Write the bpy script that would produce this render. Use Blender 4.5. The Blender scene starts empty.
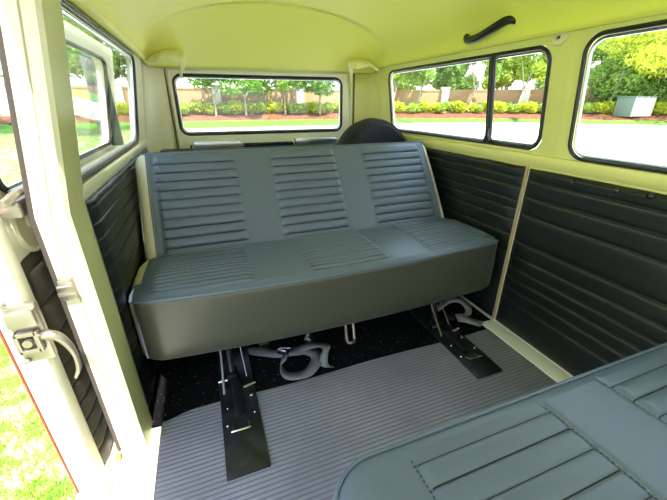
import bpy, math, random
from mathutils import Vector, noise
import numpy as np
random.seed(7); rng=np.random.default_rng(7)
S=bpy.context.scene; COL=S.collection
PI=math.pi
# ---------------------------------------------------------------- helpers
def link(o,parent=None):
    COL.objects.link(o)
    if parent: o.parent=parent
    return o
def mk(name,V,F,mat,parent=None,smooth=True,midx=None):
    me=bpy.data.meshes.new(name); me.from_pydata([tuple(v) for v in V],[],[tuple(f) for f in F]); me.update()
    for m in (mat if isinstance(mat,(list,tuple)) else [mat]): me.materials.append(m)
    if midx is not None: me.polygons.foreach_set('material_index',midx)
    if smooth: me.polygons.foreach_set('use_smooth',[True]*len(me.polygons))
    o=bpy.data.objects.new(name,me); return link(o,parent)
def fixn(o):
    import bmesh
    b=bmesh.new(); b.from_mesh(o.data); bmesh.ops.remove_doubles(b,verts=b.verts,dist=1e-6)
    bmesh.ops.recalc_face_normals(b,faces=b.faces); b.to_mesh(o.data); b.free(); return o
def tag(o,label=None,cat=None,group=None,kind=None):
    if label:o['label']=label
    if cat:o['category']=cat
    if group:o['group']=group
    if kind:o['kind']=kind
    return o
def empty(name,loc,label,cat,group=None):
    o=bpy.data.objects.new(name,None); o.location=loc; o.empty_display_size=.1; link(o); return tag(o,label,cat,group)
def put(o,root):           # parent world-space mesh under an empty that sits at its base
    o.parent=root; o.data.transform(root.matrix_basis.inverted()); return o
def struct(o): o['kind']='structure'; return o
class MB:
    def __init__(s): s.V=[];s.F=[]
    def add(s,V,F):
        n=len(s.V); s.V+= [tuple(v) for v in V]; s.F+=[tuple(i+n for i in f) for f in F]; return s
    def box(s,a,b,ch=0.0):
        x0,y0,z0=a;x1,y1,z1=b
        if ch<=0:
            V=[(x,y,z) for x in(x0,x1) for y in(y0,y1) for z in(z0,z1)]
            return s.add(V,[(0,1,3,2),(4,6,7,5),(0,4,5,1),(2,3,7,6),(0,2,6,4),(1,5,7,3)])
        import bmesh
        m=bmesh.new(); bmesh.ops.create_cube(m,size=1)
        for v in m.verts: v.co=Vector(((x0+x1)/2+v.co.x*(x1-x0),(y0+y1)/2+v.co.y*(y1-y0),(z0+z1)/2+v.co.z*(z1-z0)))
        bmesh.ops.bevel(m,geom=m.edges[:]+m.verts[:],offset=ch,segments=2,affect='EDGES',profile=.6)
        m.verts.index_update(); s.add([v.co for v in m.verts],[[v.index for v in f.verts] for f in m.faces]); m.free(); return s
    def tube(s,P,r,n=10,closed=False,cap=True,flat=None):
        P=[Vector(p) for p in P]; N=len(P); R=r if isinstance(r,(list,tuple)) else [r]*N
        base=len(s.V); up=None; rings=[]
        for i,p in enumerate(P):
            a=P[(i-1)%N] if (closed or i>0) else P[i]; b=P[(i+1)%N] if (closed or i<N-1) else P[i]
            t=(b-a); t=t.normalized() if t.length>1e-9 else Vector((0,0,1))
            if up is None:
                up=Vector((0,0,1)) if abs(t.z)<.9 else Vector((0,1,0))
            u=(up-t*up.dot(t)); u=u.normalized() if u.length>1e-6 else t.orthogonal().normalized()
            w=t.cross(u); up=u
            k=flat or 1.0
            s.V+=[tuple(p+(u*math.cos(2*PI*j/n)*k+w*math.sin(2*PI*j/n))*R[i]) for j in range(n)]
        for i in range(N if closed else N-1):
            a=base+i*n;b=base+((i+1)%N)*n
            for j in range(n): s.F.append((a+j,a+(j+1)%n,b+(j+1)%n,b+j))
        if cap and not closed:
            s.F.append(tuple(base+j for j in range(n))[::-1]); s.F.append(tuple(base+(N-1)*n+j for j in range(n)))
        return s
    def cyl(s,a,b,r,n=16,r2=None): return s.tube([a,b],[r,r if r2 is None else r2],n)
    def lathe(s,c,ax,prof,n=24):      # prof: (radius, height along ax)
        c=Vector(c);ax=Vector(ax).normalized();u=ax.orthogonal().normalized();w=ax.cross(u);b=len(s.V)
        for r,h in prof: s.V+=[tuple(c+ax*h+(u*math.cos(2*PI*j/n)+w*math.sin(2*PI*j/n))*r) for j in range(n)]
        for i in range(len(prof)-1):
            for j in range(n): s.F.append((b+i*n+j,b+i*n+(j+1)%n,b+(i+1)*n+(j+1)%n,b+(i+1)*n+j))
        s.F.append(tuple(b+j for j in range(n))[::-1]); s.F.append(tuple(b+(len(prof)-1)*n+j for j in range(n)))
        return s
    def go(s,name,mat,parent=None,smooth=True,fix=True):
        o=mk(name,s.V,s.F,mat,parent,smooth)
        if smooth: sharp(o)
        return fixn(o) if fix else o
def sharp(o,a=38):
    try: o.data.set_sharp_from_angle(angle=math.radians(a))
    except Exception: pass
def solid(o,t,off=1):
    m=o.modifiers.new('thick','SOLIDIFY'); m.thickness=t; m.offset=off; return o
def smooths(P,n=8):      # catmull-rom
    P=[Vector(p) for p in P]; out=[]
    for i in range(len(P)-1):
        p0=P[max(i-1,0)];p1=P[i];p2=P[i+1];p3=P[min(i+2,len(P)-1)]
        for k in range(n):
            t=k/n; out.append(.5*((2*p1)+(p2-p0)*t+(2*p0-5*p1+4*p2-p3)*t*t+(3*p1-p0-3*p2+p3)*t**3))
    out.append(P[-1]); return out
# ---------------------------------------------------------------- materials
def M(name,col,rough=.5,metal=0,spec=.5,bump=None,noise_col=None,coat=0,sub=None,trans=0):
    m=bpy.data.materials.new(name); m.use_nodes=True; nt=m.node_tree; N=nt.nodes; L=nt.links
    b=N['Principled BSDF']; b.inputs['Base Color'].default_value=(*col,1); b.inputs['Roughness'].default_value=rough
    b.inputs['Metallic'].default_value=metal; b.inputs['Specular IOR Level'].default_value=spec
    if coat: b.inputs['Coat Weight'].default_value=coat; b.inputs['Coat Roughness'].default_value=.15
    tc=N.new('ShaderNodeTexCoord')
    if noise_col:   # (scale, colour2, lo, hi)
        sc,c2,lo,hi=noise_col
        n=N.new('ShaderNodeTexNoise'); n.inputs['Scale'].default_value=sc; n.inputs['Detail'].default_value=6
        L.new(tc.outputs['Object'],n.inputs['Vector'])
        r=N.new('ShaderNodeValToRGB'); r.color_ramp.elements[0].position=lo; r.color_ramp.elements[1].position=hi
        r.color_ramp.elements[0].color=(*col,1); r.color_ramp.elements[1].color=(*c2,1)
        L.new(n.outputs['Fac'],r.inputs['Fac']); L.new(r.outputs['Color'],b.inputs['Base Color'])
    if bump:        # (scale, strength, distance)
        n=N.new('ShaderNodeTexNoise'); n.inputs['Scale'].default_value=bump[0]; n.inputs['Detail'].default_value=1
        L.new(tc.outputs['Object'],n.inputs['Vector'])
        bp=N.new('ShaderNodeBump'); bp.inputs['Strength'].default_value=bump[1]; bp.inputs['Distance'].default_value=bump[2]
        L.new(n.outputs['Fac'],bp.inputs['Height']); L.new(bp.outputs['Normal'],b.inputs['Normal'])
    if trans:
        out=N['Material Output']; t=N.new('ShaderNodeBsdfTranslucent'); t.inputs['Color'].default_value=(*[min(1,c*1.25) for c in col],1)
        mx=N.new('ShaderNodeMixShader'); mx.inputs[0].default_value=trans
        L.new(b.outputs[0],mx.inputs[1]); L.new(t.outputs[0],mx.inputs[2]); L.new(mx.outputs[0],out.inputs['Surface'])
    return m
PAINT=M('cream_paint',(.76,.74,.56),.35,noise_col=(3,(.74,.72,.52),.4,.7))
PAINTY=M('grass_lit_cream_paint',(.72,.70,.26),.38,noise_col=(3,(.68,.66,.23),.4,.7))  # right-side copy of the cream, grass bounce light mixed into the colour
PILLAR=M('pillar_paint',(.78,.74,.54),.4,noise_col=(6,(.68,.60,.42),.5,.85))
HEAD=M('headliner_vinyl',(.82,.80,.17),.55)  # green bounce from the lawn mixed into the base colour
CREAMV=M('cream_vinyl',(.72,.66,.50),.5,bump=(150,.2,.001))
SIDEV=M('dark_front_vinyl',(.055,.054,.040),.36)  # cushion front face, darker and more olive than its top
SEAT=M('charcoal_blue_vinyl',(.098,.127,.178),.34)
BLACKV=M('black_vinyl',(.007,.010,.009),.33)
STITCH=M('grey_thread',(.22,.24,.24),.7)
RUBBER=M('black_rubber',(.012,.012,.013),.45)
BLACKM=M('black_enamel',(.010,.010,.012),.3,noise_col=(25,(.035,.035,.042),.45,.8),bump=(40,.15,.001))
CHROME=M('chrome',(.75,.76,.78),.18,1)
STEEL=M('worn_steel',(.34,.30,.25),.38,.8,bump=(60,.3,.001))
WEB=M('grey_webbing',(.17,.17,.195),.45,bump=(400,.4,.001))
BLKWEB=M('black_webbing',(.02,.02,.022),.6)
FUZZ=M('black_felt',(.010,.010,.011),.95,bump=(300,.8,.003))
CARPET=M('black_carpet',(.005,.005,.006),1.0,spec=.08,noise_col=(150,(.35,.35,.35),.67,.72),bump=(220,.9,.004))
WHITEP=M('ivory_sill_paint',(.86,.82,.66),.4,noise_col=(9,(.80,.72,.55),.6,.85))
RUST=M('rusty_seam',(.38,.19,.07),.8,noise_col=(40,(.65,.50,.30),.45,.6))
RUSTC=M('exposed_tan_edge',(.50,.36,.20),.6)
COVERV=M('pale_yellow_vinyl',(.76,.74,.42),.5,bump=(60,.3,.002))  # cream pulled toward the yellow of the headliner
WHITEQ=M('white_sill_paint',(.90,.89,.85),.35)
DARKST=M('dark_steel',(.16,.16,.17),.3,.9)
HANDM=M('black_plastic',(.006,.006,.006),.4)
THREAD=M('dark_seam_thread',(.012,.014,.016),.8)
PAINTI=M('shaded_pillar_paint',(.62,.62,.30),.4)  # inner side of the pillar, its shade out of the sun put into the colour
REDP=M('red_pinstripe',(.45,.06,.03),.4)
SILVER=M('brushed_aluminium',(.62,.64,.68),.3,1)
def glassmat():
    m=bpy.data.materials.new('window_glass'); m.use_nodes=True; N=m.node_tree.nodes; L=m.node_tree.links; N.clear()
    o=N.new('ShaderNodeOutputMaterial'); t=N.new('ShaderNodeBsdfTransparent'); t.inputs[0].default_value=(.96,.98,.97,1)
    g=N.new('ShaderNodeBsdfGlossy'); g.inputs['Roughness'].default_value=.02
    lw=N.new('ShaderNodeLayerWeight'); pw=N.new('ShaderNodeMath'); pw.operation='POWER'; pw.inputs[1].default_value=5; L.new(lw.outputs['Facing'],pw.inputs[0])
    f=N.new('ShaderNodeMapRange'); f.inputs[3].default_value=.02; f.inputs[4].default_value=.6; L.new(pw.outputs[0],f.inputs[0]); x=N.new('ShaderNodeMixShader')
    L.new(f.outputs[0],x.inputs[0]);L.new(t.outputs[0],x.inputs[1]);L.new(g.outputs[0],x.inputs[2]);L.new(x.outputs[0],o.inputs[0]); return m
GLASS=glassmat()
def ribmat():
    m=M('ribbed_rubber_mat',(.15,.145,.175),.42); N=m.node_tree.nodes;L=m.node_tree.links;b=N['Principled BSDF']
    tc=N.new('ShaderNodeTexCoord'); s=N.new('ShaderNodeSeparateXYZ'); L.new(tc.outputs['Object'],s.inputs[0])
    a=N.new('ShaderNodeMath');a.operation='MULTIPLY';a.inputs[1].default_value=2*PI/.0145;L.new(s.outputs['Y'],a.inputs[0])
    c=N.new('ShaderNodeMath');c.operation='SINE';L.new(a.outputs[0],c.inputs[0])
    r=N.new('ShaderNodeMapRange');r.inputs[1].default_value=-1;r.inputs[2].default_value=-.1;L.new(c.outputs[0],r.inputs[0])
    n=N.new('ShaderNodeTexNoise');n.inputs['Scale'].default_value=5;n.inputs['Detail'].default_value=8;L.new(tc.outputs['Object'],n.inputs[0])
    rr=N.new('ShaderNodeValToRGB');rr.color_ramp.elements[0].color=(.200,.190,.245,1);rr.color_ramp.elements[1].color=(.29,.275,.34,1)
    rr.color_ramp.elements[0].position=.35;rr.color_ramp.elements[1].position=.7;L.new(n.outputs[0],rr.inputs[0])
    mx=N.new('ShaderNodeMix');mx.data_type='RGBA';mx.inputs['A'].default_value=(.13,.123,.165,1)
    L.new(r.outputs[0],mx.inputs['Factor']);L.new(rr.outputs[0],mx.inputs['B']);L.new(mx.outputs['Result'],b.inputs['Base Color'])
    bp=N.new('ShaderNodeBump');bp.inputs['Strength'].default_value=.5;bp.inputs['Distance'].default_value=.002
    L.new(r.outputs[0],bp.inputs['Height']);L.new(bp.outputs[0],b.inputs['Normal']); return m
MAT=ribmat()
GRASSG=M('lawn',(.16,.27,.03),.9,noise_col=(7,(.66,.66,.34),.47,.64),bump=(60,.8,.03))  # pale noise patches paint in bleached sun highlights
BLADE=M('grass_blade',(.30,.45,.05),.6,trans=.4)
LAWN2=M('far_lawn',(.10,.28,.02),.9,noise_col=(2,(.15,.33,.03),.4,.7))
PAVE=M('pale_concrete',(.66,.65,.62),.9,noise_col=(.6,(.58,.57,.54),.4,.7))
MULCH=M('red_mulch',(.15,.048,.022),.95,noise_col=(3,(.26,.10,.05),.4,.65))
WALLT=M('tan_stucco',(.42,.26,.14),.9,noise_col=(.5,(.38,.235,.125),.4,.7))
COLM=M('white_stucco',(.75,.72,.66),.9)
LEAF=[M('leaf_yellow_green',(.50,.56,.05),.5,trans=.35),M('leaf_mid_green',(.17,.31,.05),.5,trans=.35),
      M('leaf_dark_green',(.07,.15,.035),.5,trans=.3),M('leaf_lime',(.36,.48,.06),.5,trans=.4)]
LEAF.append(M('leaf_fresh_green',(.26,.40,.07),.5,trans=.35))
BARK=M('pale_bark',(.36,.30,.24),.9,bump=(12,.5,.02))
BOXG=M('utility_green',(.16,.22,.17),.6); BOXL=M('utility_beige',(.62,.60,.50),.6)
# ---------------------------------------------------------------- body shell
ZB=.76; ZT=1.19; LEAN=.066; XR=1.52; YC=2.33
def lean(z): return 0 if z<=ZB else LEAN*(z-ZB)/(ZT-ZB)
def LW(y,z,o=0): return (lean(z)+o,y,z)
def RW(y,z,o=0): return (XR-lean(z)-o,y,z)
def rrect(a0,a1,b0,b1,r,n=8):
    P=[]
    for cx,cy,s in((a1-r,b1-r,0),(a0+r,b1-r,1),(a0+r,b0+r,2),(a1-r,b0+r,3)):
        for k in range(n+1):
            t=(s+k/n)*PI/2; P.append((cx+r*math.cos(t),cy+r*math.sin(t)))
    return P
def holed(name,f,out,hole,r,mat,thick,n=8,parent=None):
    a0,a1,b0,b1=out; H=rrect(*hole,r,n)
    corners=[(a1,b1),(a0,b1),(a0,b0),(a1,b0)]
    V=[f(*p) for p in H]+[f(*c) for c in corners]; F=[];K=len(H)
    for s in range(4):
        for k in range(n): i=s*(n+1)+k; F.append((i,i+1,K+s))
        i=s*(n+1)+n; F.append((i,(i+1)%K,K+(s+1)%4,K+s))
    o=mk(name,V,F,mat,parent,False); fixn(o); 
    return o
def thick_dir(o,d,t):     # extrude open sheet along vector d by t (closed solid)
    import bmesh
    b=bmesh.new(); b.from_mesh(o.data); g=bmesh.ops.extrude_face_region(b,geom=b.faces[:])
    for v in [e for e in g['geom'] if isinstance(e,bmesh.types.BMVert)]: v.co+=Vector(d)*t
    bmesh.ops.recalc_face_normals(b,faces=b.faces); b.to_mesh(o.data); b.free(); return o
def strip(name,f,a0,a1,b0,b1,mat,d,t,na=2,nb=2):
    V=[];F=[]
    for i in range(na+1):
        for j in range(nb+1): V.append(f(a0+(a1-a0)*i/na,b0+(b1-b0)*j/nb))
    for i in range(na):
        for j in range(nb): q=i*(nb+1)+j; F.append((q,q+1,q+nb+2,q+nb+1))
    o=mk(name,V,F,mat,None,False); return thick_dir(o,d,t)
# left wall: upper window panel (y 1.03..YC) and lower
struct(thick_dir(holed('wall_left',LW,(1.00,YC,ZB-.03,ZT+.01),(1.03,2.07,.80,1.184),.05,PAINT,.03),(-1,0,0),.03))
struct(strip('wall_left',LW,1.06,YC,-.05,ZB-.03,PAINT,(-1,0,0),.03))
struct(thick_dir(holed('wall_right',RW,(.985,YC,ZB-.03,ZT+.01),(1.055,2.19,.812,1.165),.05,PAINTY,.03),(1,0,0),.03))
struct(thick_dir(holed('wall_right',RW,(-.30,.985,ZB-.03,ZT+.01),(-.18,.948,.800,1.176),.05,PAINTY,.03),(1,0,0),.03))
struct(strip('wall_right',RW,-.30,YC,-.05,ZB-.03,PAINT,(1,0,0),.03))
# cab part behind the camera: open windows, left side omitted for fill light
struct(thick_dir(holed('wall_right',RW,(-1.25,-.30,.0,ZT+.01),(-1.15,-.40,.80,1.165),.05,PAINT,.03),(1,0,0),.03))
struct(thick_dir(holed('wall_front',lambda a,b:(a,-1.25,b),(.0,XR,-.05,ZT+.30),(.1,1.42,.70,1.18),.08,PAINT,.03),(0,-1,0),.03))
# rounded rear corners
def corner(side,z0,z1,name,mat):
    V=[];F=[];n=10; zs=[z0+(z1-z0)*k/8 for k in range(9)]
    for z in zs:
        for k in range(n+1):
            t=k/n*PI/2; r=.16
            x=lean(z)+r-r*math.cos(t); y=YC+r*math.sin(t)
            V.append((x if side<0 else XR-x,y,z))
    for i in range(8):
        for k in range(n): a=i*(n+1)+k; F.append((a,a+1,a+n+2,a+n+1))
    o=mk(name,V,F,mat); return struct(solid(fixn(o),.02,0))
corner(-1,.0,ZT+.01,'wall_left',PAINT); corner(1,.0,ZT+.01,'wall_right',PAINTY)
YR=YC+.16
# rear wall around tailgate
mb=MB(); mb.box((.155,YR-.01,1.178),(XR-.155,YR+.03,1.215)); mb.box((.10,YR-.01,0),(XR-.10,YR+.03,.70))
mb.box((.15,YR-.005,.70),(.168,YR+.03,1.19)); mb.box((XR-.168,YR-.005,.70),(XR-.15,YR+.03,1.19))
struct(mb.go('wall_rear',PAINT,smooth=False))
# belt ledges (slim shelf of painted metal under the windows)
for sgn,f,y0,y1,nm in((1,LW,1.06,2.3,'trim_1'),(-1,RW,-.28,2.3,'trim_2')):
    mb=MB(); V=[]
    P=[(.0,.800),(.010,.797),(.016,.785),(.014,.765),(.004,.752),(-.004,.752)]
    for y in (y0,y1):
        for o_,z in P: V.append(f(y,z,o_))
    n=len(P); F=[(i,i+1,n+i+1,n+i) for i in range(n-1)]+[tuple(range(n)),tuple(range(n,2*n))]
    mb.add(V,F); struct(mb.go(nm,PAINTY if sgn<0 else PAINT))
RE=2.05; RH=.280; YA=2.10
# ceiling ------------------------------------------------------------
def sec(t,grow=0):    # t in 0..PI  from left to right
    c=-math.cos(t); s=math.sin(t); e=2/RE
    return (.76+(XR/2-LEAN+grow)*math.copysign(abs(c)**e,c), ZT+(RH+grow)*abs(s)**e)
def roof(off,name,mat,rev=False):
    rows=[];NT=48
    ys=[-1.26,-1.1,-.9,-.7,-.5,-.3,-.1]+[.0+.08*k for k in range(19)]+[1.49,1.495,1.4985,1.50,1.5015,1.505,1.51]+[1.58+.08*k for k in range(6)]+[2.04,2.095]
    for y in ys:
        d=0
        rows.append([(sec(PI*i/NT,off+d)[0],y,sec(PI*i/NT,off+d)[1]) for i in range(NT+1)])
    A=[(sec(PI*i/NT,off)[0],YA,sec(PI*i/NT,off)[1]) for i in range(NT+1)]
    # header curve following the plan of the rear end
    def plan(t):
        x=sec(t,off)[0]; r=.17; xl=LEAN-off; xx=x if x<.76 else XR-x; q=min(max((xx-xl)/r,0),1)
        return (x, YC+off+.15*math.sqrt(1-(1-q)**2), ZT)
    B=[plan(PI*i/NT) for i in range(NT+1)]
    for k in range(0,15):
        s=k/14; rows.append([(a[0]+(b[0]-a[0])*s, a[1]+(b[1]-a[1])*s, b[2]+(a[2]-b[2])*(1-s**1.12)) for a,b in zip(A,B)])
    V=[p for r_ in rows for p in r_]; n=NT+1
    F=[(i*n+j,i*n+j+1,(i+1)*n+j+1,(i+1)*n+j) for i in range(len(rows)-1) for j in range(NT)]
    return struct(mk(name,V,F,mat))
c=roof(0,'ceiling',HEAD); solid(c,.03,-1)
c2=roof(.05,'trim_3',WHITEP)   # outer roof skin with its drip edge
bpy.context.view_layer.update()
# piping seam hoop in the headliner and crease hoop at the rear
def hoop(y,r,nm):
    P=[(sec(PI*i/40,-.001)[0],y,sec(PI*i/40,-.001)[1]) for i in range(41)]
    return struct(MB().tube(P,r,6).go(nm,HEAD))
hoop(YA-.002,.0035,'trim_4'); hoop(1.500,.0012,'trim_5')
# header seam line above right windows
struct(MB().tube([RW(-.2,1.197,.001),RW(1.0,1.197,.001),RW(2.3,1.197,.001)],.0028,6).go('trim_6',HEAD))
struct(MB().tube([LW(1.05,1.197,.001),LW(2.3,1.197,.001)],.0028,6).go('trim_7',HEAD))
# floor ---------------------------------------------------------------
struct(MB().box((0.0,-1.25,-.06),(XR,1.60,-.006)).go('floor',BLACKM,smooth=False))
V=[];F=[]
struct(MB().box((.0,1.030,-.006),(1.515,1.60,0.0045)).go('carpet',CARPET,smooth=False)); bpy.data.objects['carpet'].name='floor.001'
struct(MB().box((.02,1.60,-.05),(1.50,YR-.02,.30),.01).go('trim_8',CARPET))          # engine deck
# rubber mat with slightly wavy rear edge
V=[];F=[];nx=60
for i in range(nx+1):
    x=.052+(1.441-.052)*i/nx
    e=1.052+.004*math.sin(x*9)-(.02*math.exp(-((x-.06)/.05)**2))
    for y,z in((e,0.0),(e,.007),(e-.004,.009),(-.9,.009),(-.9,0)): V.append((x,y,z))
for i in range(nx):
    for j in range(4): a=i*5+j;F.append((a,a+1,a+6,a+5))
rm=mk('rubber_floor_mat',V,F,MAT,smooth=False); fixn(rm)
tag(rm,'grey ribbed rubber mat covering the van floor in front of the rear bench','floor mat')
# painted strips at floor sides
struct(MB().box((1.443,-.3,-.01),(1.519,1.10,.012),.004).go('trim_9',WHITEQ))
struct(MB().box((-.145,-.28,-.10),(.050,1.022,.006),.006).go('trim_10',WHITEP))        # door sill
struct(MB().box((-.21,-.28,-.28),(-.146,.88,-.03),.006).go('trim_11',WHITEP))         # lower step flange
# ---------------------------------------------------------------- pleated trim panels
def puff(z,g,A,edge=.05):
    if z<=g[0] or z>=g[-1]: return 0
    for a,b in zip(g,g[1:]):
        if a<=z<=b:
            t=(z-a)/(b-a); return A*min(1,(b-a)/edge)*(1-abs(2*t-1)**5) - .0035*(math.exp(-((z-a)/.003)**2)+math.exp(-((z-b)/.003)**2))
    return 0
def panel(name,f,y0,y1,z0,z1,g,mat,label,A=.011,seed=0,wob=.0007):
    nz=260; ny=40; V=[];F=[]
    for i in range(ny+1):
        y=y0+(y1-y0)*i/ny
        for j in range(nz+1):
            z=z0+(z1-z0)*j/nz
            w=noise.noise(Vector((y*4+seed,z*3,seed)))*wob + .005*noise.noise(Vector((y*22+seed,z*6,1)))*max(0,(z-z1+.05)/.05)
            zz=z-(.004*noise.noise(Vector((y*9+seed,0,3))) if j==nz else 0)
            ed=min(1,(min(y-y0,y1-y)/.012)) if (y1-y0)>0 else 1
            edz=min(1,(min(z-z0,z1-z)/.012))
            o=.006+ (puff(z,g,A)+w+.008)*math.sqrt(max(0,min(ed,edz)))
            V.append(f(y,min(zz,z1),max(o,.002)) if True else 0)
    n=nz+1
    F=[(i*n+j,i*n+j+1,(i+1)*n+j+1,(i+1)*n+j) for i in range(ny) for j in range(nz)]
    mi_=[]
    for i in range(ny):
        for j in range(nz):
            zc=z0+(z1-z0)*(j+.5)/nz; mi_.append(1 if min(abs(zc-q) for q in g[1:-1])<.0016 else 0)
    o=mk(name,V,F,[mat,THREAD],None,True,mi_)
    tag(o,label,'side panel'); return o
gR=[.03,.167,.224,.274,.322,.376,.441,.56,.634,.700,.742]
pr_=panel('side_trim_panel',RW,-.28,1.082,.022,.745,gR,BLACKV,'black vinyl trim panel with snaps on the right wall, forward of the pale seam',seed=3,A=.0055)
gQ=[.03,.12,.22,.30,.38,.46,.525,.573,.61,.665,.705,.742]
panel('side_trim_panel',RW,1.104,2.30,.022,.748,gQ,BLACKV,'black vinyl trim panel on the right wall beside the rear bench',seed=8,A=.005)
gL=[.03,.10,.18,.26,.335,.41,.485,.55,.60,.645,.69,.735]
panel('side_trim_panel',LW,1.095,2.30,.022,.752,gL,BLACKV,'black vinyl trim panel on the left wall beside the rear bench',seed=5,A=.0035,wob=.0007)
struct(MB().box((XR-.013,1.090,.02),(XR-.002,1.096,.755),.002).go('trim_12',RUSTC))
for y,z in((.897,.728),(.75,.732),(.66,.736)):
    sb=MB().lathe((XR-.020,y,z),(-1,0,0),[(.010,0),(.010,.004),(.006,.008),(.001,.009)],14).go('snap_button',BLACKM)
    sb.parent=pr_
# ---------------------------------------------------------------- windows
def gasket(f,y0,y1,z0,z1,r,rad,off,mat,name,parent):
    P=[f(a,b,off) for a,b in rrect(y0,y1,z0,z1,r,8)]
    return MB().tube(P,rad,8,closed=True).go(name,mat,parent)
def pane(f,y0,y1,z0,z1,r,off,parent,t=.004,name='glass_pane'):
    H=rrect(y0,y1,z0,z1,r,6); n=len(H)
    V=[f(a,b,off) for a,b in H]+[f(a,b,off-t) for a,b in H]
    F=[tuple(range(n)),tuple(range(n,2*n))[::-1]]+[(i,(i+1)%n,n+(i+1)%n,n+i) for i in range(n)]
    o=mk(name,V,F,GLASS,parent,False); return o
def window(name,f,y0,y1,z0,z1,div=None,inner=None):
    w=struct(gasket(f,y0,y1,z0,z1,.052,.0068,.001,RUBBER,name,None))
    gasket(f,y0+.010,y1-.010,z0+.010,z1-.010,.045,.0055,-.008,inner or SILVER,'window_frame',w)
    pane(f,y0+.006,y1-.006,z0+.006,z1-.006,.045,-.012,w)
    if div:
        m=MB(); 
        for o_,yy,rr in((-.006,div,.011),(-.010,div+.020,.007)):
            m.tube([f(yy,z0+.004,o_),f(yy,z1-.004,o_)],rr,8)
        m.go('divider_bar',RUBBER,w)
        m=MB(); m.tube([f(div-.018,z0+.014,-.004),f(y0+.03,z0+.014,-.004)],.004,8); m.go('lower_rail',SILVER,w)
    return w
w1=window('window_1',RW,1.062,2.183,.818,1.160,div=1.325)
# little catch at the foot of the divider
m=MB(); m.box((XR-.035,1.300,.822),(XR-.008,1.330,.840),.003); m.cyl((XR-.035,1.315,.845),(XR-.022,1.315,.845),.011,14); m.box((XR-.034,1.309,.850),(XR-.026,1.321,.880),.002)
m.go('window_catch',BLACKM,w1)
w2=window('window_2',RW,-.174,.942,.806,1.171)
w3=window('window_3',LW,1.036,2.064,.806,1.180)
w4=struct(gasket(lambda a,b,o=0:(a,2.484-o,b),.195,1.262,.800,1.135,.05,.0085,.0,RUBBER,'window_4',None))
pane(lambda a,b,o=0:(a,2.492-o,b),.200,1.257,.805,1.130,.045,0,w4)
gasket(lambda a,b,o=0:(a,2.484-o,b),.207,1.250,.812,1.123,.042,.005,-.004,SILVER,'window_frame',w4)
# tailgate
tg=holed('door_1',lambda a,b:(a,2.482,b),(.172,1.348,.705,1.172),(.192,1.265,.797,1.138),.05,PAINT,.03)
thick_dir(tg,(0,1,0),.02); struct(tg)
P=[(a,2.472,b) for a,b in rrect(.176,1.332,.702,1.168,.03,6)]
MB().tube(P,.008,8,closed=True).go('door_frame',PAINT,tg)
P=[(a,2.470,b) for a,b in rrect(.160,1.350,.690,1.182,.03,6)]
MB().tube(P,.0055,8,closed=True).go('door_seal',M('brown_seal',(.16,.13,.05),.6),tg)
for x0,x1 in((.256,.539),(.898,1.198)):
    o=MB().box((x0,2.405,.722),(x1,2.440,.762),.008).go('aluminium_rail',SILVER)
    tag(o,'silver rail on the ledge below the rear window, %s of the two'%('left' if x0<.5 else 'right'),'rail','rails below the rear window')
o=MB().box((.06,2.36,.675),(XR-.06,2.470,.722),.015).go('rear_ledge',BLACKV); tag(o,'black padded ledge along the foot of the rear window','ledge')
for k,x in enumerate((.24,.56,.86)):
    c_=MB().box((x-.006,2.395,.722),(x+.006,2.412,.745),.002).go('ledge_clip',BLACKM,o)
m=MB(); m.box((.555,2.40,.722),(.885,2.45,.742),.008); o2=m.go('ledge_pad',FUZZ,o)
m=MB(); m.box((.64,2.32,.722),(.72,2.36,.735),.004); 
# hinge covers of wrinkled vinyl
def hingecover(side,label):
    x0,x1=(.085,.285) if side<0 else (1.245,1.445)
    V=[];F=[];nu=22;nv=12
    for j in range(nv+1):
        v=j/nv
        for i in range(nu+1):
            u=i/nu; x=x0+(x1-x0)*u
            uu=u if side<0 else 1-u
            top=1.262+.012*math.sin(uu*PI)-.035*(1-uu)**2
            bot=1.175-.010*math.sin(uu*9)+.01*uu
            z=top+(bot-top)*v
            y=2.330-.050*math.sin(v*PI*.55) - .060*math.sin(uu*PI)**.6*math.sin(v*PI*.6)+.006*math.sin(uu*22+v*3)*v - .03*uu*0
            y+= .06*(1-v)
            V.append((x,y,z))
    n=nu+1
    F=[(j*n+i,j*n+i+1,(j+1)*n+i+1,(j+1)*n+i) for j in range(nv) for i in range(nu)]
    o=mk('hinge_cover',V,F,COVERV); solid(fixn(o),.004,0)
    # hanging flap beside the frame
    xa=x1-.03 if side<0 else x0+.03; d=1 if side<0 else -1
    P=[(xa,2.34,1.235),(xa+d*.010,2.335,1.19),(xa-d*.002,2.35,1.15),(xa-d*.008,2.37,1.11)]
    MB().tube(smooths(P,5),[.020]*5+[.015]*5+[.008]*6,8,flat=.5).go('cover_strap',COVERV,o)
    tag(o,label,'hinge cover','vinyl hinge covers above the rear window')
hingecover(-1,'cream vinyl hinge cover above the left corner of the rear window')
hingecover(1,'cream vinyl hinge cover above the right corner of the rear window')
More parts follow.
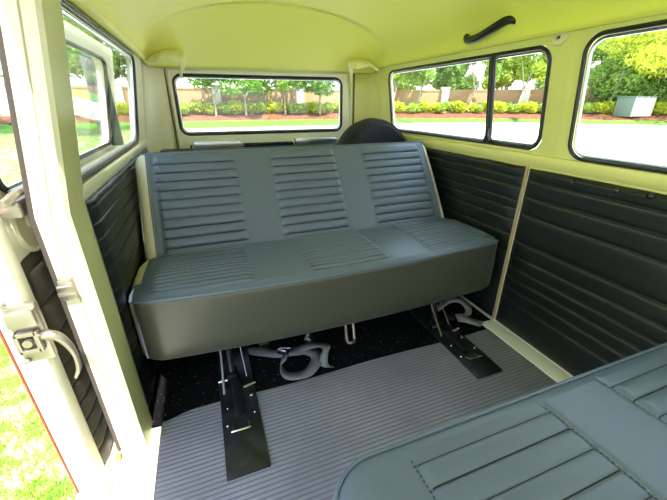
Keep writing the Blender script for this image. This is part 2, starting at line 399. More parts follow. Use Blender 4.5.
# ---------------------------------------------------------------- grab handle, button
def roofpt(y,z,off=0):   # point on right side of headliner at height z
    s=((z-ZT)/RH)**(RE/2); c=math.sqrt(max(0,1-s*s))**(2/RE)
    return Vector((.76+(XR/2-LEAN)*c-off,y,z))
gh=empty('grab_handle',tuple(roofpt(1.35,1.244,0)),'black grab handle fixed to the headliner above the sliding window','grab handle')
A=roofpt(1.445,1.240); B=roofpt(1.195,1.250)
P=[A+Vector((-.02,0,0)),A+Vector((-.036,-.010,-.008)),A+Vector((-.044,-.034,-.020)),A*.62+B*.38+Vector((-.048,0,-.022)),A*.38+B*.62+Vector((-.048,0,-.010)),B+Vector((-.042,.034,.004)),B+Vector((-.034,.008,.006)),B+Vector((-.02,0,.002))]
o=MB().tube(smooths(P,6),.0150,12).go('grip',HANDM); put(o,gh)
for Q in(A,B):
    o=MB().lathe(Q+Vector((.004,0,0)),(-1,0,-.2),[(.022,0),(.022,.014),(.018,.026),(.006,.032)],18).go('mounting_foot',HANDM); put(o,gh)
Q=Vector(RW(1.035,1.178,.0))
o=MB().lathe(Q+Vector((.003,0,0)),(-1,0,.15),[(.024,0),(.025,.005),(.023,.010),(.010,.013),(.0085,.009),(.001,.009)],28).go('anchor_cap',CREAMV)
tag(o,'round cream plastic cap with dark centre on the pillar between the right windows','cap')
h=MB().lathe(Q+Vector((-.0055,0,0)),(-1,0,.15),[(.004,0),(.005,.004),(.003,.0065),(.001,.007)],14).go('screw',BLACKM,o)
# ---------------------------------------------------------------- cushions
def cushion(name,O,ux,uv,un,L,D,H,rv,rn,endv,endn,disp,mat,root,mats=None,mi=None,nx=150,bow=None,ends=(1,1),nvt=110):
    O=Vector(O);ux=Vector(ux);uv=Vector(uv);un=Vector(un)
    prof=[]      # (v,n,top)
    K=6
    prof.append((rv*.4,-H,0)); prof.append((0,-H+rv*.4,0))
    for k in range(1,4): prof.append((0,-H+rv*.4+(H-rv*.4-rn)*k/4,0))
    for k in range(K+1):
        t=k/K*PI/2; prof.append((rv-rv*math.cos(t),-rn+rn*math.sin(t),0 if k<K else 1))
    for k in range(1,nvt): prof.append((rv+(D-2*rv)*k/nvt,0,1))
    for k in range(K+1):
        t=PI/2-k/K*PI/2; prof.append((D-rv+rv*math.cos(t),-rn+rn*math.sin(t),1 if k==0 else 0))
    prof.append((D,-H,0))
    R=max(endv,endn,.001)
    xs=[]
    for k in range(9): xs.append(R*(1-math.cos(k/8*PI/2)))
    mid=[R+(L-2*R)*k/nx for k in range(1,nx)]
    xs=xs+mid+[L-a for a in xs[::-1]]
    V=[];F=[];MI=[];n=len(prof)
    for x in xs:
        s=1; 
        if x<R: q=math.sqrt(max(0,1-((R-x)/R)**2)); s=q; e=ends[0]
        elif x>L-R: q=math.sqrt(max(0,1-((x-(L-R))/R)**2)); s=q; e=ends[1]
        else: e=1
        iv=endv*(1-s)*e; inn=endn*(1-s)
        bw=bow(x) if bow else 0
        for v,nn,top in prof:
            vv=iv+bw+v*(D-2*iv-bw)/D; m=-H+(nn+H)*(H-inn)/H
            if top: m+=disp(x,vv)*s
            V.append(O+ux*x+uv*vv+un*m)
    for i in range(len(xs)-1):
        xm=(xs[i]+xs[i+1])/2
        for j in range(n-1):
            a=i*n+j; F.append((a,a+1,a+n+1,a+n)); MI.append(mi(xm,(prof[j][0]+prof[j+1][0])/2 if prof[j][2] and prof[j+1][2] else prof[j][0]) if mi else 0)
        F.append((i*n+n-1,i*n,(i+1)*n,(i+1)*n+n-1)); MI.append(0)
    F.append(tuple(range(n))); MI.append(mi(0,0) if mi else 0)
    F.append(tuple((len(xs)-1)*n+j for j in range(n))[::-1]); MI.append(0)
    o=mk(name,V,F,mats or mat,None,True,MI)
    import bmesh
    b=bmesh.new(); b.from_mesh(o.data); bmesh.ops.recalc_face_normals(b,faces=b.faces); b.to_mesh(o.data); b.free()
    if root: put(o,root)
    def surf(x,v,lift=0,n=None):
        return O+ux*x+uv*v+un*((disp(x,v) if n is None else n)+lift)
    return o,surf
def pleats(sections,vlist,A,gdep,sw=.004):
    # sections: list of (x0,x1) pleated ; seam grooves at section borders
    lo,hi=vlist[0],vlist[-1]
    def d(x,v):
        h=0
        for a,b in sections:
            if a<x<b:
                ex=min(1,min(x-a,b-x)/.012)
                if lo<v<hi:
                    for p,q in zip(vlist,vlist[1:]):
                        if p<=v<=q:
                            t=(v-p)/(q-p); h=max(h,A*(1-abs(2*t-1)**2.6)*ex**.5)
                            break
        for a,b in sections:
            for e in(a,b):
                h-=gdep*math.exp(-((x-e)/sw)**2)
        for p in vlist: 
            if any(a<x<b for a,b in sections): h-=gdep*.6*math.exp(-((v-p)/.0022)**2)
        return h
    return d
def seam_mi(secs,vl,base,T):
    lo,hi=vl[0],vl[-1]
    def f(x,v):
        if v>.01 and base(x,v)==0:
            for a,b in secs:
                if a<x<b and lo<=v<=hi+.002 and min(abs(v-p) for p in vl)<.0011: return T
        return base(x,v)
    return f
def dashes(surf,xs,v0,v1,step,mat,root,w=.0011,l=.0045,dx=.0035):
    for x in xs:
        m=MB(); v=v0
        while v<v1:
            a=surf(x-dx,v,.0004);b=surf(x-dx,v+l,.0004); m.tube([a,b],w*.8,4)
            v+=step
        o=m.go('stitching',mat); put(o,root)
# --- rear bench
rb=empty('rear_bench_seat',(.752,1.24,.006),'long charcoal pleated vinyl bench seat across the back of the van','bench seat')
secs=[(.075,.385),(.590,.895),(1.080,1.405)]
vl=[.045+.0255*k for k in range(14)]
dS=pleats(secs,vl,.0045,.004)
# seat cushion: x from .017 to 1.487
bow=lambda x:.040*(2*(x/1.47)-1)**2
def dSeat(x,v): return dS(x,v)+.010*math.sin(PI*min(max(v/.37,0),1))
cu,sf=cushion('seat_cushion',(.017,1.052,.442),(1,0,0),(0,1,0),(0,0,1),1.470,.395,.236,.030,.026,.085,.03,dSeat,SEAT,rb,
    mats=[SEAT,CREAMV,SIDEV,THREAD],mi=seam_mi(secs,vl,lambda x,v: 1 if ((x<.035 or x>1.44) and v>.12) else (2 if v<.004 else 0),3),bow=bow,nvt=230)
P=[];L=1.47
for k in range(81):
    x=.012+(L-.024)*k/80
    R=.085; s=1
    if x<R: s=math.sqrt(max(0,1-((R-x)/R)**2))
    if x>L-R: s=math.sqrt(max(0,1-((x-(L-R))/R)**2))
    P.append((.017+x,1.052+bow(x)+.085*(1-s)+.003,.442-.03*(1-s)-.005))
o=MB().tube(P,.0042,6).go('piping',SEAT); put(o,rb); tag(o,'piped edge along the front of the cushion')
for x in(.0,1.47):
    xx=.017+(x if x==0 else x); d=1 if x==0 else -1
    P=[(xx+d*.030,1.052+bow(x)+.030,.425),(xx+d*.024,1.052+bow(x)+.024,.33),(xx+d*.024,1.052+bow(x)+.024,.215)]
    o=MB().tube(smooths(P,4),.0035,6).go('piping',SEAT); put(o,rb)
dashes(lambda x,v,l:sf(x,v,l),[e for a,b in secs for e in(a,b)][1:],.035,.37,.0085,STITCH,rb)
# --- backrest
th=math.atan2(.276,.391); uvb=(0,math.sin(th),math.cos(th)); unb=(0,-math.cos(th),math.sin(th))
Lb=1.428; secb=[(.075,.400),(.560,.870),(1.020,1.355)]
vb=[.025+.0405*k for k in range(12)]
dB=pleats(secb,vb,.0085,.005)
def dBack(x,v): return dB(x,v)+.012*math.sin(PI*min(max(v/.5,0),1))
bo,bs=cushion('backrest',(.030,1.433,.392),(1,0,0),uvb,unb,Lb,.500,.115,.032,.030,.05,.03,dBack,SEAT,rb,
    mats=[SEAT,CREAMV,THREAD],mi=seam_mi(secb,vb,lambda x,v:1 if (x<.046 or x>Lb-.036) else 0,2),nvt=300)
dashes(lambda x,v,l:bs(x,v,l),[e for a,b in secb for e in(a,b)][1:-1],.03,.47,.0095,STITCH,rb)
# thin piped lines beside cream borders
for xx in(.047,Lb-.037):
    P=[bs(xx,v,-.001) for v in np.linspace(.02,.48,24)]
    o=MB().tube(P,.003,6).go('piping',SEAT); put(o,rb)
m=MB(); P=[]
for k in range(60):
    x=.02+(Lb-.04)*k/59; P.append(bs(x,.488,0,n=-.006))
o=MB().tube(P,.0035,6).go('piping',SEAT); put(o,rb)
# --- frame under cushion
m=MB(); m.box((.05,1.15,.190),(1.45,1.40,.205),.003); o=m.go('seat_pan',BLACKM); put(o,rb)
def mount(x0,x1,y0,y1):
    o=MB().box((x0,y0,.010),(x1,y1,.018),.002).go('floor_plate',BLACKM); put(o,rb)
    xc=(x0+x1)/2
    m=MB(); m.tube([(xc-.012,1.185,.205),(xc-.012,1.182,.10),(xc-.012,1.150,.030)],.012,12)
    o=m.go('support_leg',BLACKM); put(o,rb)
    m=MB(); m.box((xc-.030,1.128,.018),(xc+.008,1.175,.045),.003); m.tube([(xc-.030,1.15,.034),(xc+.008,1.15,.034)],.006,8)
    o=m.go('leg_bracket',BLACKM); put(o,rb)
    # flat straps at both sides, chrome edge catching light
    m=MB(); m.tube([(xc-.042,1.20,.205),(xc-.040,1.16,.12),(xc-.046,1.06,.028)],.0045,8); o=m.go('brace_rod',DARKST); put(o,rb)
    m=MB(); m.tube([(xc+.030,1.24,.205),(xc+.034,1.18,.10),(xc+.040,1.12,.03)],.003,8); o=m.go('brace_rod',DARKST); put(o,rb)
    m=MB(); m.tube([(xc-.004,1.12,.024),(xc-.002,.95,.024)],.016,8,flat=.35); o=m.go('slide_bar',BLACKM); put(o,rb)
    m=MB(); m.tube(smooths([(xc-.030,.925,.020),(xc-.030,.895,.034),(xc-.030,.890,.036),(xc+.020,.890,.036),(xc+.020,.895,.034),(xc+.020,.925,.020)],3),.004,8)
    o=m.go('latch_loop',CHROME); put(o,rb)
    o=MB().tube([(xc-.062,1.115,.040),(xc-.030,1.115,.040)],.008,10).go('pivot_pin',CHROME); put(o,rb)
    o=MB().tube([(xc+.022,1.075,.026),(xc+.066,1.085,.026)],.006,8).go('pivot_pin',CHROME); put(o,rb)
    for bx,by,r in((xc+.045,1.035,.008),(xc-.000,1.03,.006),(xc+.045,.955,.004),(xc-.046,.93,.004),(xc-.04,1.00,.0035)):
        m=MB().lathe((bx,by,.018),(0,0,1),[(r,0),(r,.004),(r*.6,.006),(.0005,.0065)],8); o=m.go('bolt',CHROME); put(o,rb)
mount(.238,.362,.756,1.36); mount(1.170,1.292,.812,1.36)
P=[(.790,1.25,.205),(.786,1.22,.10),(.785,1.195,.020),(.795,1.180,.012),(.812,1.185,.012),(.822,1.20,.020),(.828,1.24,.11),(.830,1.26,.205)]
o=MB().tube(smooths(P,5),.0075,10).go('wire_stop',STEEL); put(o,rb)
# --- front bench in the foreground
fb=empty('front_bench_seat',(1.0,.0,.010),'charcoal vinyl bench seat in the foreground at lower right, only its rear corner seen','bench seat')
# local: x from .40 ; v runs from rear edge (y=.428) forward
Lf=1.095; secf=[(.150,.450),(.620,.915)]
vf=[.050+.041*k for k in range(13)]
dFf=pleats(secf,vf,.0042,.004,.004)
cf,ff=cushion('seat_cushion',(.408,.428,.442),(1,0,0),(0,-1,0),(0,0,1),Lf,.60,.17,.026,.020,.085,.02,lambda x,v:dFf(x,v)+.012*math.sin(PI*min(max(v/.6,0),1)),SEAT,fb,nvt=260,ends=(1,.4),mats=[SEAT,THREAD],mi=seam_mi(secf,vf,lambda x,v:0,1))
P=[]
for k in range(70):
    t=k/69; x=.001+(Lf-.01)*t**1.6; R=.085; s=1
    if x<R: s=math.sqrt(max(0,1-((R-x)/R)**2))
    P.append((.408+x,.428-.085*(1-s)-.003,.442-.02*(1-s)*.7-.006))
P=[(.4085,-.05,.428),(.4085,.15,.428),(.4085,.30,.428)]+P
o=MB().tube(P,.0042,8).go('piping',SEAT); put(o,fb)
dashes(lambda x,v,l:ff(x,v,l),[e for a,b in secf for e in(a,b)],.04,.55,.0085,THREAD,fb,w=.0012)
m=MB()
m.box((.47,-.12,.255),(1.46,.36,.272),.004); o=m.go('seat_pan',BLACKM); put(o,fb)
for x,y in((.52,.30),(1.40,.30),(.52,-.08),(1.40,-.08)):
    o=MB().cyl((x,y,.010),(x,y,.256),.014).go('support_leg',BLACKM); put(o,fb)
# ---------------------------------------------------------------- spare wheel
sw=empty('spare_wheel',(1.27,1.98,.30),'black spare wheel in a felt cover standing behind the backrest, right end','spare wheel')
ax=Vector((.35,-1,.12)).normalized(); c0=Vector((1.275,1.985,.605))
prof=[(.001,-.075),(.12,-.078),(.22,-.082),(.262,-.078),(.288,-.05),(.298,0),(.290,.045),(.270,.074),(.248,.084),(.225,.078),(.20,.062),(.12,.058),(.05,.064),(.001,.066)]
o=MB().lathe(c0,ax,prof,56).go('wheel_cover',FUZZ); put(o,sw)
u=ax.orthogonal().normalized();w=ax.cross(u)
o=MB().tube([c0+ax*.070+(u*math.cos(a)+w*math.sin(a))*.272 for a in np.linspace(0,2*PI,60,endpoint=False)],.006,6,closed=True).go('cover_hem',FUZZ); put(o,sw)
# ---------------------------------------------------------------- seat belts on the carpet
def ribbon(P,W,w=.024,th=.0016,name='belt_strap',mat=None,n=7):
    P=smooths(P,n); W=smooths(W,n); V=[];F=[]
    for p,q in zip(P,W):
        q=q.normalized()*w; V+= [p-q,p+q]
    F=[(2*i,2*i+1,2*i+3,2*i+2) for i in range(len(P)-1)]
    o=mk(name,V,F,mat or WEB); solid(o,th,0); return o
def buckle(c,ang,mat,name='belt_buckle',s=1,tilt=.0):
    m=MB(); m.box((-.026*s,-.018*s,0),(.026*s,.018*s,.014*s),.003); m.box((-.018*s,-.010*s,.014*s),(.010*s,.010*s,.017*s),.0012)
    o=m.go(name,mat)
    from mathutils import Matrix
    o.data.transform(Matrix.Translation(c)@Matrix.Rotation(ang,4,'Z')@Matrix.Rotation(tilt,4,'X')); return o
sbelt=empty('seat_belt',(.50,1.2,.006),'grey seat belt webbing folded over itself on the black carpet under the bench','seat belt','loose seat belts under the bench')
o=ribbon([(.30,1.33,.012),(.38,1.285,.012),(.47,1.225,.016),(.545,1.205,.020),(.605,1.185,.018),(.625,1.135,.020),(.575,1.075,.016),(.515,1.070,.016),(.475,1.085,.030),(.470,1.105,.065),(.50,1.125,.078)],
 [(.25,1,0),(.3,1,0),(.35,1,.1),(.2,1,.1),(1,.6,.1),(1,0,.1),(.5,-1,.1),(.1,-1,.1),(-.2,-1,.0),(-.3,-1,.0),(-.3,-1,.0)],w=.024,mat=WEB); put(o,sbelt)
o=ribbon([(.545,1.19,.028),(.60,1.20,.032),(.655,1.18,.040),(.668,1.14,.055),(.650,1.115,.040),(.640,1.09,.016),(.66,1.07,.012)],
 [(.1,1,.2),(.3,1,.2),(1,.8,0),(1,.1,.2),(1,0,.3),(1,-.3,.1),(1,-.4,0)],w=.018,mat=WEB); put(o,sbelt)
for q in (.022,-.022):
    o=ribbon([(.30,1.33+q,.009),(.37,1.29+q,.009),(.44,1.245+q*.8,.010),(.50,1.215+q*.5,.011)],[(.3,1,0)]*4,w=.007,mat=WEB,n=4); put(o,sbelt)
o=buckle((.505,1.205,.028),-.55,CHROME,'belt_tongue'); put(o,sbelt)
b2=empty('seat_belt',(.44,1.28,.006),'short black belt stalk with silver buckle, left of the folded webbing','seat belt','loose seat belts under the bench')
o=buckle((.432,1.305,.012),.15,SILVER,tilt=.2,s=.95); put(o,b2)
o=ribbon([(.44,1.32,.014),(.45,1.40,.010),(.47,1.50,.008)],[(1,0,0)]*3,w=.018,mat=BLKWEB); put(o,b2)
b3=empty('seat_belt',(.62,1.30,.006),'black belt stalk with silver buckle, right of the folded webbing','seat belt','loose seat belts under the bench')
o=buckle((.632,1.265,.014),.9,SILVER,tilt=.3,s=1.1); put(o,b3)
o=ribbon([(.645,1.30,.018),(.70,1.38,.030),(.75,1.47,.040)],[(1,-.5,.2)]*3,w=.020,mat=BLKWEB); put(o,b3)
o=ribbon([(.50,1.36,.010),(.54,1.33,.035),(.58,1.31,.040),(.60,1.36,.012)],[(.3,1,.2)]*4,w=.020,mat=BLKWEB); put(o,b3)
b4=empty('seat_belt',(1.40,1.12,.006),'coil of dark grey seat belt lying by the right wall panel','seat belt','loose seat belts under the bench')
o=ribbon([(1.30,1.25,.03),(1.345,1.225,.085),(1.39,1.20,.09),(1.415,1.165,.06),(1.385,1.14,.035),(1.34,1.15,.03),(1.35,1.115,.045),(1.40,1.075,.035),(1.44,1.085,.015)],
 [(.3,1,.3),(.4,1,.3),(.6,.8,.3),(1,.3,.3),(.8,-.5,.4),(.2,1,.5),(.3,1,.4),(.6,1,.2),(.8,.6,0)],w=.021,mat=WEB); put(o,b4)
o=buckle((1.33,1.185,.012),1.2,BLKWEB); put(o,b4)
# ---------------------------------------------------------------- left door pillar (plan section swept up with lean)
zs=[-.03,.0,.04,.12,.25,.4,.55,.7,.76,.85,.95,1.05,1.15,1.2]
def pil(z,x,y):
    flare=.0
    if z<.12: flare=.03*(1-(z+.03)/.15)**2
    return (x+lean(z)+flare*.3, y-flare*.6, z)
SECP=[(-.03,1.075),(.009,1.073),(.014,1.062),(.013,.955),(.006,.945),(-.042,.943),(-.052,.948),(-.056,.956),(-.058,1.075)]
V=[pil(z,x,y) for z in zs for x,y in SECP]; n=len(SECP)
F=[(i*n+j,i*n+(j+1)%n,(i+1)*n+(j+1)%n,(i+1)*n+j) for i in range(len(zs)-1) for j in range(n)]+[tuple(range(n)),tuple(range((len(zs)-1)*n,len(zs)*n))]
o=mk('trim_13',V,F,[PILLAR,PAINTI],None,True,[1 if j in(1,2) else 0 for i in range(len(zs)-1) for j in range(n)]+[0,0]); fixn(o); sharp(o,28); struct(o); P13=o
# weather seal along its outer edge
P=[pil(z,-.053,.949) for z in zs[2:]]; o=MB().tube(P,.006,8).go('weather_seal',M('aged_seal',(.06,.045,.04),.6),P13)
P=[pil(z,-.018,.943) for z in zs[2:]]; o=MB().tube(P,.0018,6).go('weather_seal',M('seam_line',(.45,.38,.26),.6),P13)
# striker plate on the pillar
m=MB(); m.box((-.046,.930,.560),(-.018,.946,.615),.004); m.box((-.050,.924,.575),(-.014,.932,.585),.002); m.tube([(-.046,.926,.600),(-.018,.926,.600)],.004,8)
o=m.go('striker_plate',STEEL); tag(o,'small worn steel striker plate on the door pillar','striker plate')
# rusty seam at the foot of the pillar
o=MB().tube(smooths([(-.055,.955,.05),(-.058,.925,.012),(-.060,.90,.008),(-.066,.84,.008)],4),[.007]*4+[.005]*4+[.003]*5,6,flat=.5).go('weather_seal',RUST,P13)
# lintel over door opening and rear wheel-side sill below the wall (outside skin)
struct(MB().box((-.03+LEAN,-.28,1.18),(LEAN+.012,1.05,1.215),.004).go('trim_14',PAINT))
# ---------------------------------------------------------------- sliding door, slid back outside
sd=struct(MB().box((-.152,.885,-.22),(-.128,2.25,.765),.006).go('door_2',WHITEP))      # outer skin
def DW(y,z,o=0): return (-.150+lean(z)+o,y,z)
fr=thick_dir(holed('door_frame',DW,(.885,2.25,.765,1.22),(.97,2.07,.80,1.165),.06,WHITEP,.03),(1,0,0),.035); fr.parent=sd
m=MB(); m.box((-.130,.885,-.22),(-.095,.935,.78),.006); o=m.go('leading_edge',WHITEP,sd)
m=MB(); m.box((-.130,.93,-.22),(-.095,2.24,-.10),.006); m.box((-.130,.93,.66),(-.098,2.24,.78),.006); m.box((-.130,2.2,-.22),(-.095,2.24,.78),.006); o=m.go('inner_frame',WHITEP,sd)
def DP(y,z,o=0): return (-.106+o,y,z)
dp=panel('door_panel',DP,.925,2.20,-.12,.67,[-.10,.0,.07,.13,.19,.25,.31,.38,.46,.55,.64],M('worn_black_vinyl',(.035,.032,.022),.4),'x',A=.005,seed=2,wob=.0007)
for k in('label','category'): del dp[k]
dp.parent=sd
gs=gasket(DW,.975,2.065,.805,1.16,.058,.008,.036,RUBBER,'window_seal',sd)
gg=pane(DW,.98,2.06,.81,1.155,.055,.012,sd)
o=MB().box((-.150,2.075,.79),(-.06,2.10,1.18),.004).go('window_post',M('greyed_rubber',(.10,.13,.12),.5),sd)
# red pinstripe edge of the outer skin
o=MB().box((-.1545,.882,-.22),(-.1525,.890,.76)).go('edge_stripe',REDP,sd)
# latch
m=MB(); m.box((-.128,.868,.455),(-.070,.886,.600),.006); o=m.go('latch_plate',STEEL,sd); o['label']='worn steel latch plate'
m=MB(); 
m.box((-.120,.852,.530),(-.080,.870,.540),.002); m.box((-.120,.852,.488),(-.080,.870,.498),.002); m.box((-.122,.852,.488),(-.113,.870,.540),.002); m.box((-.087,.852,.488),(-.078,.870,.540),.002)
m.cyl((-.100,.870,.514),(-.100,.850,.514),.009,12); m.box((-.122,.850,.552),(-.070,.872,.592),.007)
m.lathe((-.121,.869,.607),(0,-1,0),[(.007,0),(.007,.005),(.002,.008)],10); m.lathe((-.121,.869,.462),(0,-1,0),[(.007,0),(.007,.005),(.002,.008)],10)
o=m.go('latch_bolt',STEEL,sd)
P=[(-.080,.866,.518),(-.064,.863,.521),(-.048,.862,.510),(-.036,.862,.482),(-.032,.862,.450),(-.036,.863,.418),(-.050,.866,.390)]
o=MB().tube(smooths(P,6),[.7*q for q in [.014,.0145,.015,.0155,.016,.0165]+[.016,.0155,.015,.015,.0145,.014]+[.0135,.013,.0125,.012,.0115,.011]+[.0105,.010,.0095,.009,.0085,.008]+[.0075]*6+[.007,.0065,.006,.0055,.005,.0045]+[.003]],12).go('hook_handle',STEEL,sd); o['label']='worn chrome hooked inside handle'
m=MB(); m.lathe((-.098,1.03,.735),(1,0,0),[(.075,0),(.075,.004),(.068,.008),(.064,.004),(.02,.004),(.018,.010),(.001,.011)],32); o=m.go('mechanism_cup',PILLAR,sd)
m=MB(); m.box((-.096,.93,.765),(-.060,1.02,.800),.006); m.tube(smooths([(-.075,.91,.80),(-.06,.95,.815),(-.06,1.02,.812),(-.075,1.06,.79)],4),.009,8); m.box((-.097,.99,.79),(-.075,1.10,.812),.004)
o=m.go('lock_mechanism',STEEL,sd)
# ---------------------------------------------------------------- OUTSIDE
G=-.55
# boundary path for wall / hedge
PATH=[(-45,26),(-12,34),(18,34),(29,28),(38,19.5),(43,8),(45,-8)]
def along(path):
    P=[Vector((x,y,0)) for x,y in path]; seg=[(P[i],P[i+1]) for i in range(len(P)-1)]; return seg
def pathpt(path,s):
    for a,b in along(path):
        l=(b-a).length
        if s<=l: return a+(b-a)*(s/l),(b-a).normalized()
        s-=l
    return b,(b-a).normalized()
TOTAL=sum((b-a).length for a,b in along(PATH))
def inset(s,d):   # point moved d towards the van
    p,t=pathpt(PATH,s); nn=Vector((t.y,-t.x,0)); return p+nn*d
ss=np.linspace(0,TOTAL,120)
struct(MB().box((-70,-40,G-.3),(80,70,G-.02)).go('ground',PAVE,smooth=False)); bpy.data.objects['ground'].name='floor.002'
def band(d0,d1,z0,z1,mat,name,th=.02,nw=6):
    V=[];F=[]
    for s in ss:
        for k in range(nw+1):
            dd=d1 if d1<8 else d1-min(1,max(0,(s-62)/14))*3.3
            q=k/nw; p=inset(s,d0+(dd-d0)*q); V.append((p.x,p.y,z0+(z1-z0)*q))
    n=nw+1; F=[(i*n+j,i*n+j+1,(i+1)*n+j+1,(i+1)*n+j) for i in range(len(ss)-1) for j in range(nw)]
    return struct(mk(name,V,F,mat))
o=band(-8,2.2,.12,.10,MULCH,'floor.003'); o=band(2.2,4.4,.10,-.30,MULCH,'floor.004'); o=band(4.4,8.5,-.30,G+.0,LAWN2,'floor.005')
# lawn at left
V=[];F=[];nx,ny=60,80
for i in range(nx+1):
    for j in range(ny+1):
        x=-.42-(i/nx)**2*44; y=-12+j/ny*42
        V.append((x,y,G-.012+.02*noise.noise(Vector((x*1.5,y*1.5,0)))))
F=[(i*(ny+1)+j,i*(ny+1)+j+1,(i+1)*(ny+1)+j+1,(i+1)*(ny+1)+j) for i in range(nx) for j in range(ny)]
lw=mk('lawn',V,F,GRASSG); tag(lw,'bright sunlit lawn beside the open door','lawn',kind='stuff')
# blades near the door
NB=26000
bx=-.42-rng.random(NB)**1.3*2.4; by=.7+rng.random(NB)**1.2*4.0; h=.025+.035*rng.random(NB); a=rng.random(NB)*2*PI; ln=(rng.random((NB,2))-.5)*.05; w=.0022+.0015*rng.random(NB)
V=np.zeros((NB,3,3)); V[:,0]=np.stack([bx-np.cos(a)*w,by-np.sin(a)*w,np.full(NB,G-.01)],1); V[:,1]=np.stack([bx+np.cos(a)*w,by+np.sin(a)*w,np.full(NB,G-.01)],1)
V[:,2]=np.stack([bx+ln[:,0],by+ln[:,1],G-.01+h],1)
o=mk('grass_blades',V.reshape(-1,3).tolist(),np.arange(NB*3).reshape(-1,3).tolist(),BLADE,smooth=False)
tag(o,'short sunlit grass blades below the open door','grass',kind='stuff')
# wall
V=[];F=[]
prof=[(0,-.2),(0,2.05),(.06,2.05),(.06,2.2),(-.26,2.2),(-.26,2.05),(-.2,2.05),(-.2,-.2)]
for s in ss:
    for d,z in prof: p=inset(s,d-.1); V.append((p.x,p.y,z))
n=len(prof); F=[(i*n+j,i*n+(j+1)%n,(i+1)*n+(j+1)%n,(i+1)*n+j) for i in range(len(ss)-1) for j in range(n)]
o=mk('garden_wall',V,F,WALLT,smooth=False); fixn(o); tag(o,'long tan stucco boundary wall behind the hedge','wall')
bw=o
s=3.0
while s<TOTAL-1:
    p=inset(s,.02); t=pathpt(PATH,s)[1]; ang=math.atan2(t.y,t.x)
    m=MB(); m.box((-.35,-.3,0.0),(.35,.3,2.25),.02); m.box((-.42,-.36,2.25),(.42,.36,2.42),.02); c_=m.go('wall_pier',COLM,bw)
    c_.location=(p.x,p.y,0); c_.rotation_euler=(0,0,ang); s+=7.5
# foliage
def leafmesh(name,blobs,n,size,mat,zs=1.0):
    V=[];F=[];tot=sum(b[3] for b in blobs)
    for (cx,cy,cz,r) in blobs:
        k=int(n*r/tot)
        d=rng.normal(size=(k,3)); d/=np.linalg.norm(d,axis=1)[:,None]; rad=r*(.55+.5*rng.random(k))[:,None]
        c=np.array([cx,cy,cz])+d*rad*np.array([1,1,zs])
        a=rng.normal(size=(k,3)); a/=np.linalg.norm(a,axis=1)[:,None]; b=np.cross(a,rng.normal(size=(k,3))); b/=np.linalg.norm(b,axis=1)[:,None]
        s=size*(.6+.8*rng.random(k))[:,None]
        for q in (c-a*s,c+b*s*.45,c+a*s,c-b*s*.45): V.append(q)
        base=sum(len(v) for v in V[:-4])
        for i in range(k): F.append((base+i,base+k+i,base+2*k+i,base+3*k+i))
    V=np.concatenate(V).tolist(); return V,F
def shrubproto(nm,mat,seed,h):
    bl=[(random.uniform(-.55,.55),random.uniform(-.4,.4),h*random.uniform(.35,.62),h*.42) for _ in range(6)]
    V,F=leafmesh(nm,bl,1500,.10,mat,.9); me=bpy.data.meshes.new(nm); me.from_pydata(V,[],F); me.materials.append(mat); return me
protos=[shrubproto('hedge_shrub',LEAF[0],1,.95),shrubproto('hedge_shrub',LEAF[3],2,.9),shrubproto('hedge_shrub',LEAF[0],3,1.0)]
s=20.; k=0
while s<TOTAL-6:
    p=inset(s,(2.5 if k==28 else 1.75)+random.uniform(-.2,.2)); 
    if -11.5<p.x and p.y>17:
        o=bpy.data.objects.new('hedge_shrub',protos[k%3]); link(o); o.location=(p.x,p.y,.10); o.rotation_euler=(0,0,random.uniform(0,6))
        sc=random.uniform(1.0,1.15); o.scale=(sc*1.15,sc*1.15,sc)
        tag(o,'low yellow-green shrub in the hedge before the tan wall','shrub','hedge shrubs before the tan wall'); k+=1
    s+=1.05
def tree(x,y,h,cr,mat,label,group,trunk_h=None,n=5000,leaf=.17,base=.1,lean_=(0,0),tr=.10,zs=.8,nb=12):
    r=empty('tree',(x,y,base),label,'tree',group)
    th_=trunk_h or h*.45
    m=MB(); top=Vector((lean_[0],lean_[1],th_)); m.tube(smooths([(0,0,-.1),(top.x*.4,top.y*.4,th_*.5),tuple(top)],4),[tr]*3+[tr*.8]*3+[tr*.7]*3,8)
    for k in range(5):
        a=random.uniform(0,2*PI); q=top+Vector((math.cos(a)*cr*.6,math.sin(a)*cr*.6,(h-th_)*.6))
        m.tube([tuple(top*(.8+.04*k)),tuple((top+q)/2+Vector((0,0,-.1))),tuple(q)],[tr*.5,tr*.35,tr*.15],6)
    t=m.go('trunk',BARK,r)
    bl=[]
    for k in range(nb):
        a=random.uniform(0,2*PI); q=cr*math.sqrt(random.random())*.85
        bl.append((top.x+math.cos(a)*q,top.y+math.sin(a)*q,th_+(h-th_)*random.uniform(.15,.95),cr*random.uniform(.28,.45)))
    V,F=leafmesh('crown',bl,n,leaf,mat,zs); mk('crown',V,F,mat,r,False); return r
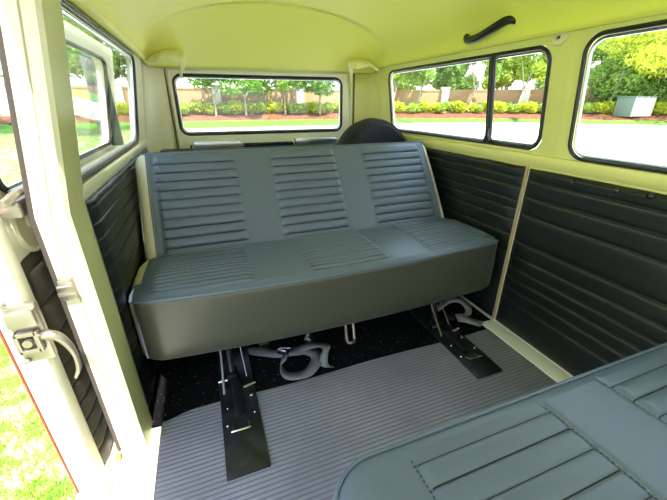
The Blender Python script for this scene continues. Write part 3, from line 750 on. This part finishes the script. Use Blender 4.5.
# seen through the rear window
gR_='small trees before the wall behind the van'
for x,y,h,c_,mt,lab in ((1.7,31.4,4.6,2.3,LEAF[1],'small green tree leftmost in the rear window view'),
    (4.1,31.2,4.5,2.3,LEAF[1],'small green tree second from the left in the rear window view'),
    (7.5,31.4,4.6,2.4,LEAF[4],'small green tree second from the right in the rear window view'),
    (10.6,31.0,4.5,2.2,LEAF[1],'small green tree rightmost in the rear window view')):
    tree(x,y,h,c_,mt,lab,gR_,1.5,n=4600,leaf=.15,nb=16)
gS='slender trees before the wall on the right'
for s_,h,c_,mt,lab in ((65.2,4.4,1.5,LEAF[3],'small lime tree at the rear end of the sliding window view'),
    (67.6,4.6,1.6,LEAF[4],'slim green tree second from the rear in the sliding window view'),
    (72.5,6.4,1.7,LEAF[4],'tall pale-trunked tree left of the sliding window divider'),
    (77.3,6.4,1.8,LEAF[3],'pale-trunked tree just right of the sliding window divider'),
    (79.8,6.6,1.7,LEAF[0],'yellow-green tree near the front edge of the sliding window view')):
    p=inset(s_,1.9); tree(p.x,p.y,h,c_,mt,lab,gS,2.3,lean_=(.4,-.2),n=2600,leaf=.17)
p=inset(89.0,1.2)
tree(p.x,p.y,8.6,5.2,LEAF[0],'large spreading yellow-green tree behind the utility cabinet',None,2.6,n=30000,leaf=.15,nb=44,tr=.2,zs=.45)
tree(36.6,21.9,3.9,3.6,LEAF[1],'broad low green tree under the yellow-green crown, behind the cabinet',None,.9,n=14000,leaf=.14,nb=30,tr=.12)
tree(41,27.5,7.5,3.4,LEAF[4],'fresh green tree beyond the wall, at the rear edge of the front right window',None,1.6,n=12000,leaf=.18,nb=26,tr=.2)
p=inset(84.5,1.6)
tree(p.x,p.y,4.6,1.7,LEAF[4],'mid green tree at the left edge of the front right window',None,1.3,n=4000,leaf=.17,nb=14,tr=.1)
gB='trees beyond the tan wall'
for x,y,h,c_,mt,lab in [(-8,39,10,4,LEAF[1],'broad green tree beyond the wall, seen through the left window'),(-3.2,39,6.2,2.0,LEAF[1],'green tree beyond the wall between left and rear windows'),
    (-18,36,11,4.5,LEAF[1],'tall green tree farthest left beyond the lawn'),(33.5,33,6.6,2.4,LEAF[3],'thin lime tree beyond the wall, behind the slender trees'),
    (29.5,36.5,6.6,2.8,LEAF[1],'mid green tree beyond the wall, behind the tall pale-trunked tree'),(37,30,6.8,2.6,LEAF[4],'fresh green tree beyond the wall at the front edge of the sliding window'),
    (24,39,6.0,2.6,LEAF[4],'green tree beyond the wall at the rear half of the sliding window'),(50,20,9,4.0,LEAF[3],'tall lime tree beyond the wall at the far right')]:
    tree(x,y,h,c_,mt,lab,gB,2.0,n=6000,leaf=.24,nb=18,tr=.2)
gL_='trees on the left lawn'
tree(-6.6,21.5,7.4,2.9,LEAF[1],'green tree on the lawn seen through the left window, nearer one',gL_,2.6,n=6200,leaf=.12,base=G,nb=18)
tree(-12.5,24.5,9.5,3.6,LEAF[3],'lime green tree on the lawn seen past the door pillar',gL_,2.0,n=8000,leaf=.16,base=G,nb=20)
# utility cabinet
uc=empty('utility_cabinet',(33.9,19.5,-.05),'grey green utility cabinet standing on the mulch, front right window view','utility cabinet')
m=MB(); m.box((-.95,-.8,0),(.95,.8,1.45),.03); o=m.go('cabinet_body',BOXG); o.parent=uc
m=MB(); m.box((-1.0,-.86,1.45),(1.0,.86,1.53),.02); o=m.go('cabinet_lid',BOXG); o.parent=uc
m=MB(); m.box((-.93,-.83,.05),(.93,-.79,1.42),.01); o=m.go('cabinet_door',BOXL); o.parent=uc; o['label']='beige cabinet door'
uc.rotation_euler=(0,0,math.radians(-12))
# ---------------------------------------------------------------- light
W=bpy.data.worlds.new('sky'); S.world=W; W.use_nodes=True; N=W.node_tree.nodes; L=W.node_tree.links; bg=N['Background']
tc=N.new('ShaderNodeTexCoord'); sx=N.new('ShaderNodeSeparateXYZ'); L.new(tc.outputs['Generated'],sx.inputs[0])
cr=N.new('ShaderNodeValToRGB'); cr.color_ramp.elements[0].position=0; cr.color_ramp.elements[0].color=(.95,.97,1,1)
cr.color_ramp.elements[1].position=.7; cr.color_ramp.elements[1].color=(.55,.75,1,1); L.new(sx.outputs['Z'],cr.inputs[0])
L.new(cr.outputs[0],bg.inputs[0]); bg.inputs[1].default_value=2.2
sun=bpy.data.objects.new('sun',bpy.data.lights.new('sun','SUN')); link(sun)
sun.data.energy=8.5; sun.data.angle=math.radians(.6); sun.data.color=(1,.95,.86)
d=Vector((-.022,-.52,.86)).normalized(); sun.rotation_euler=d.to_track_quat('Z','Y').to_euler()
# ---------------------------------------------------------------- camera
cam=bpy.data.objects.new('camera',bpy.data.cameras.new('camera')); link(cam); S.camera=cam
cam.location=(.307,.09,.982); cam.data.sensor_width=36; cam.data.lens=335.4/667*36; cam.data.clip_start=.02; cam.data.clip_end=400
yaw,pit=.358,-.413
fw=Vector((math.cos(pit)*math.sin(yaw),math.cos(pit)*math.cos(yaw),math.sin(pit)))
cam.rotation_euler=fw.to_track_quat('-Z','Y').to_euler()
vs=S.view_settings; vs.view_transform='Standard'; vs.look='None'; vs.gamma=1; vs.use_curve_mapping=False; vs.exposure=.72
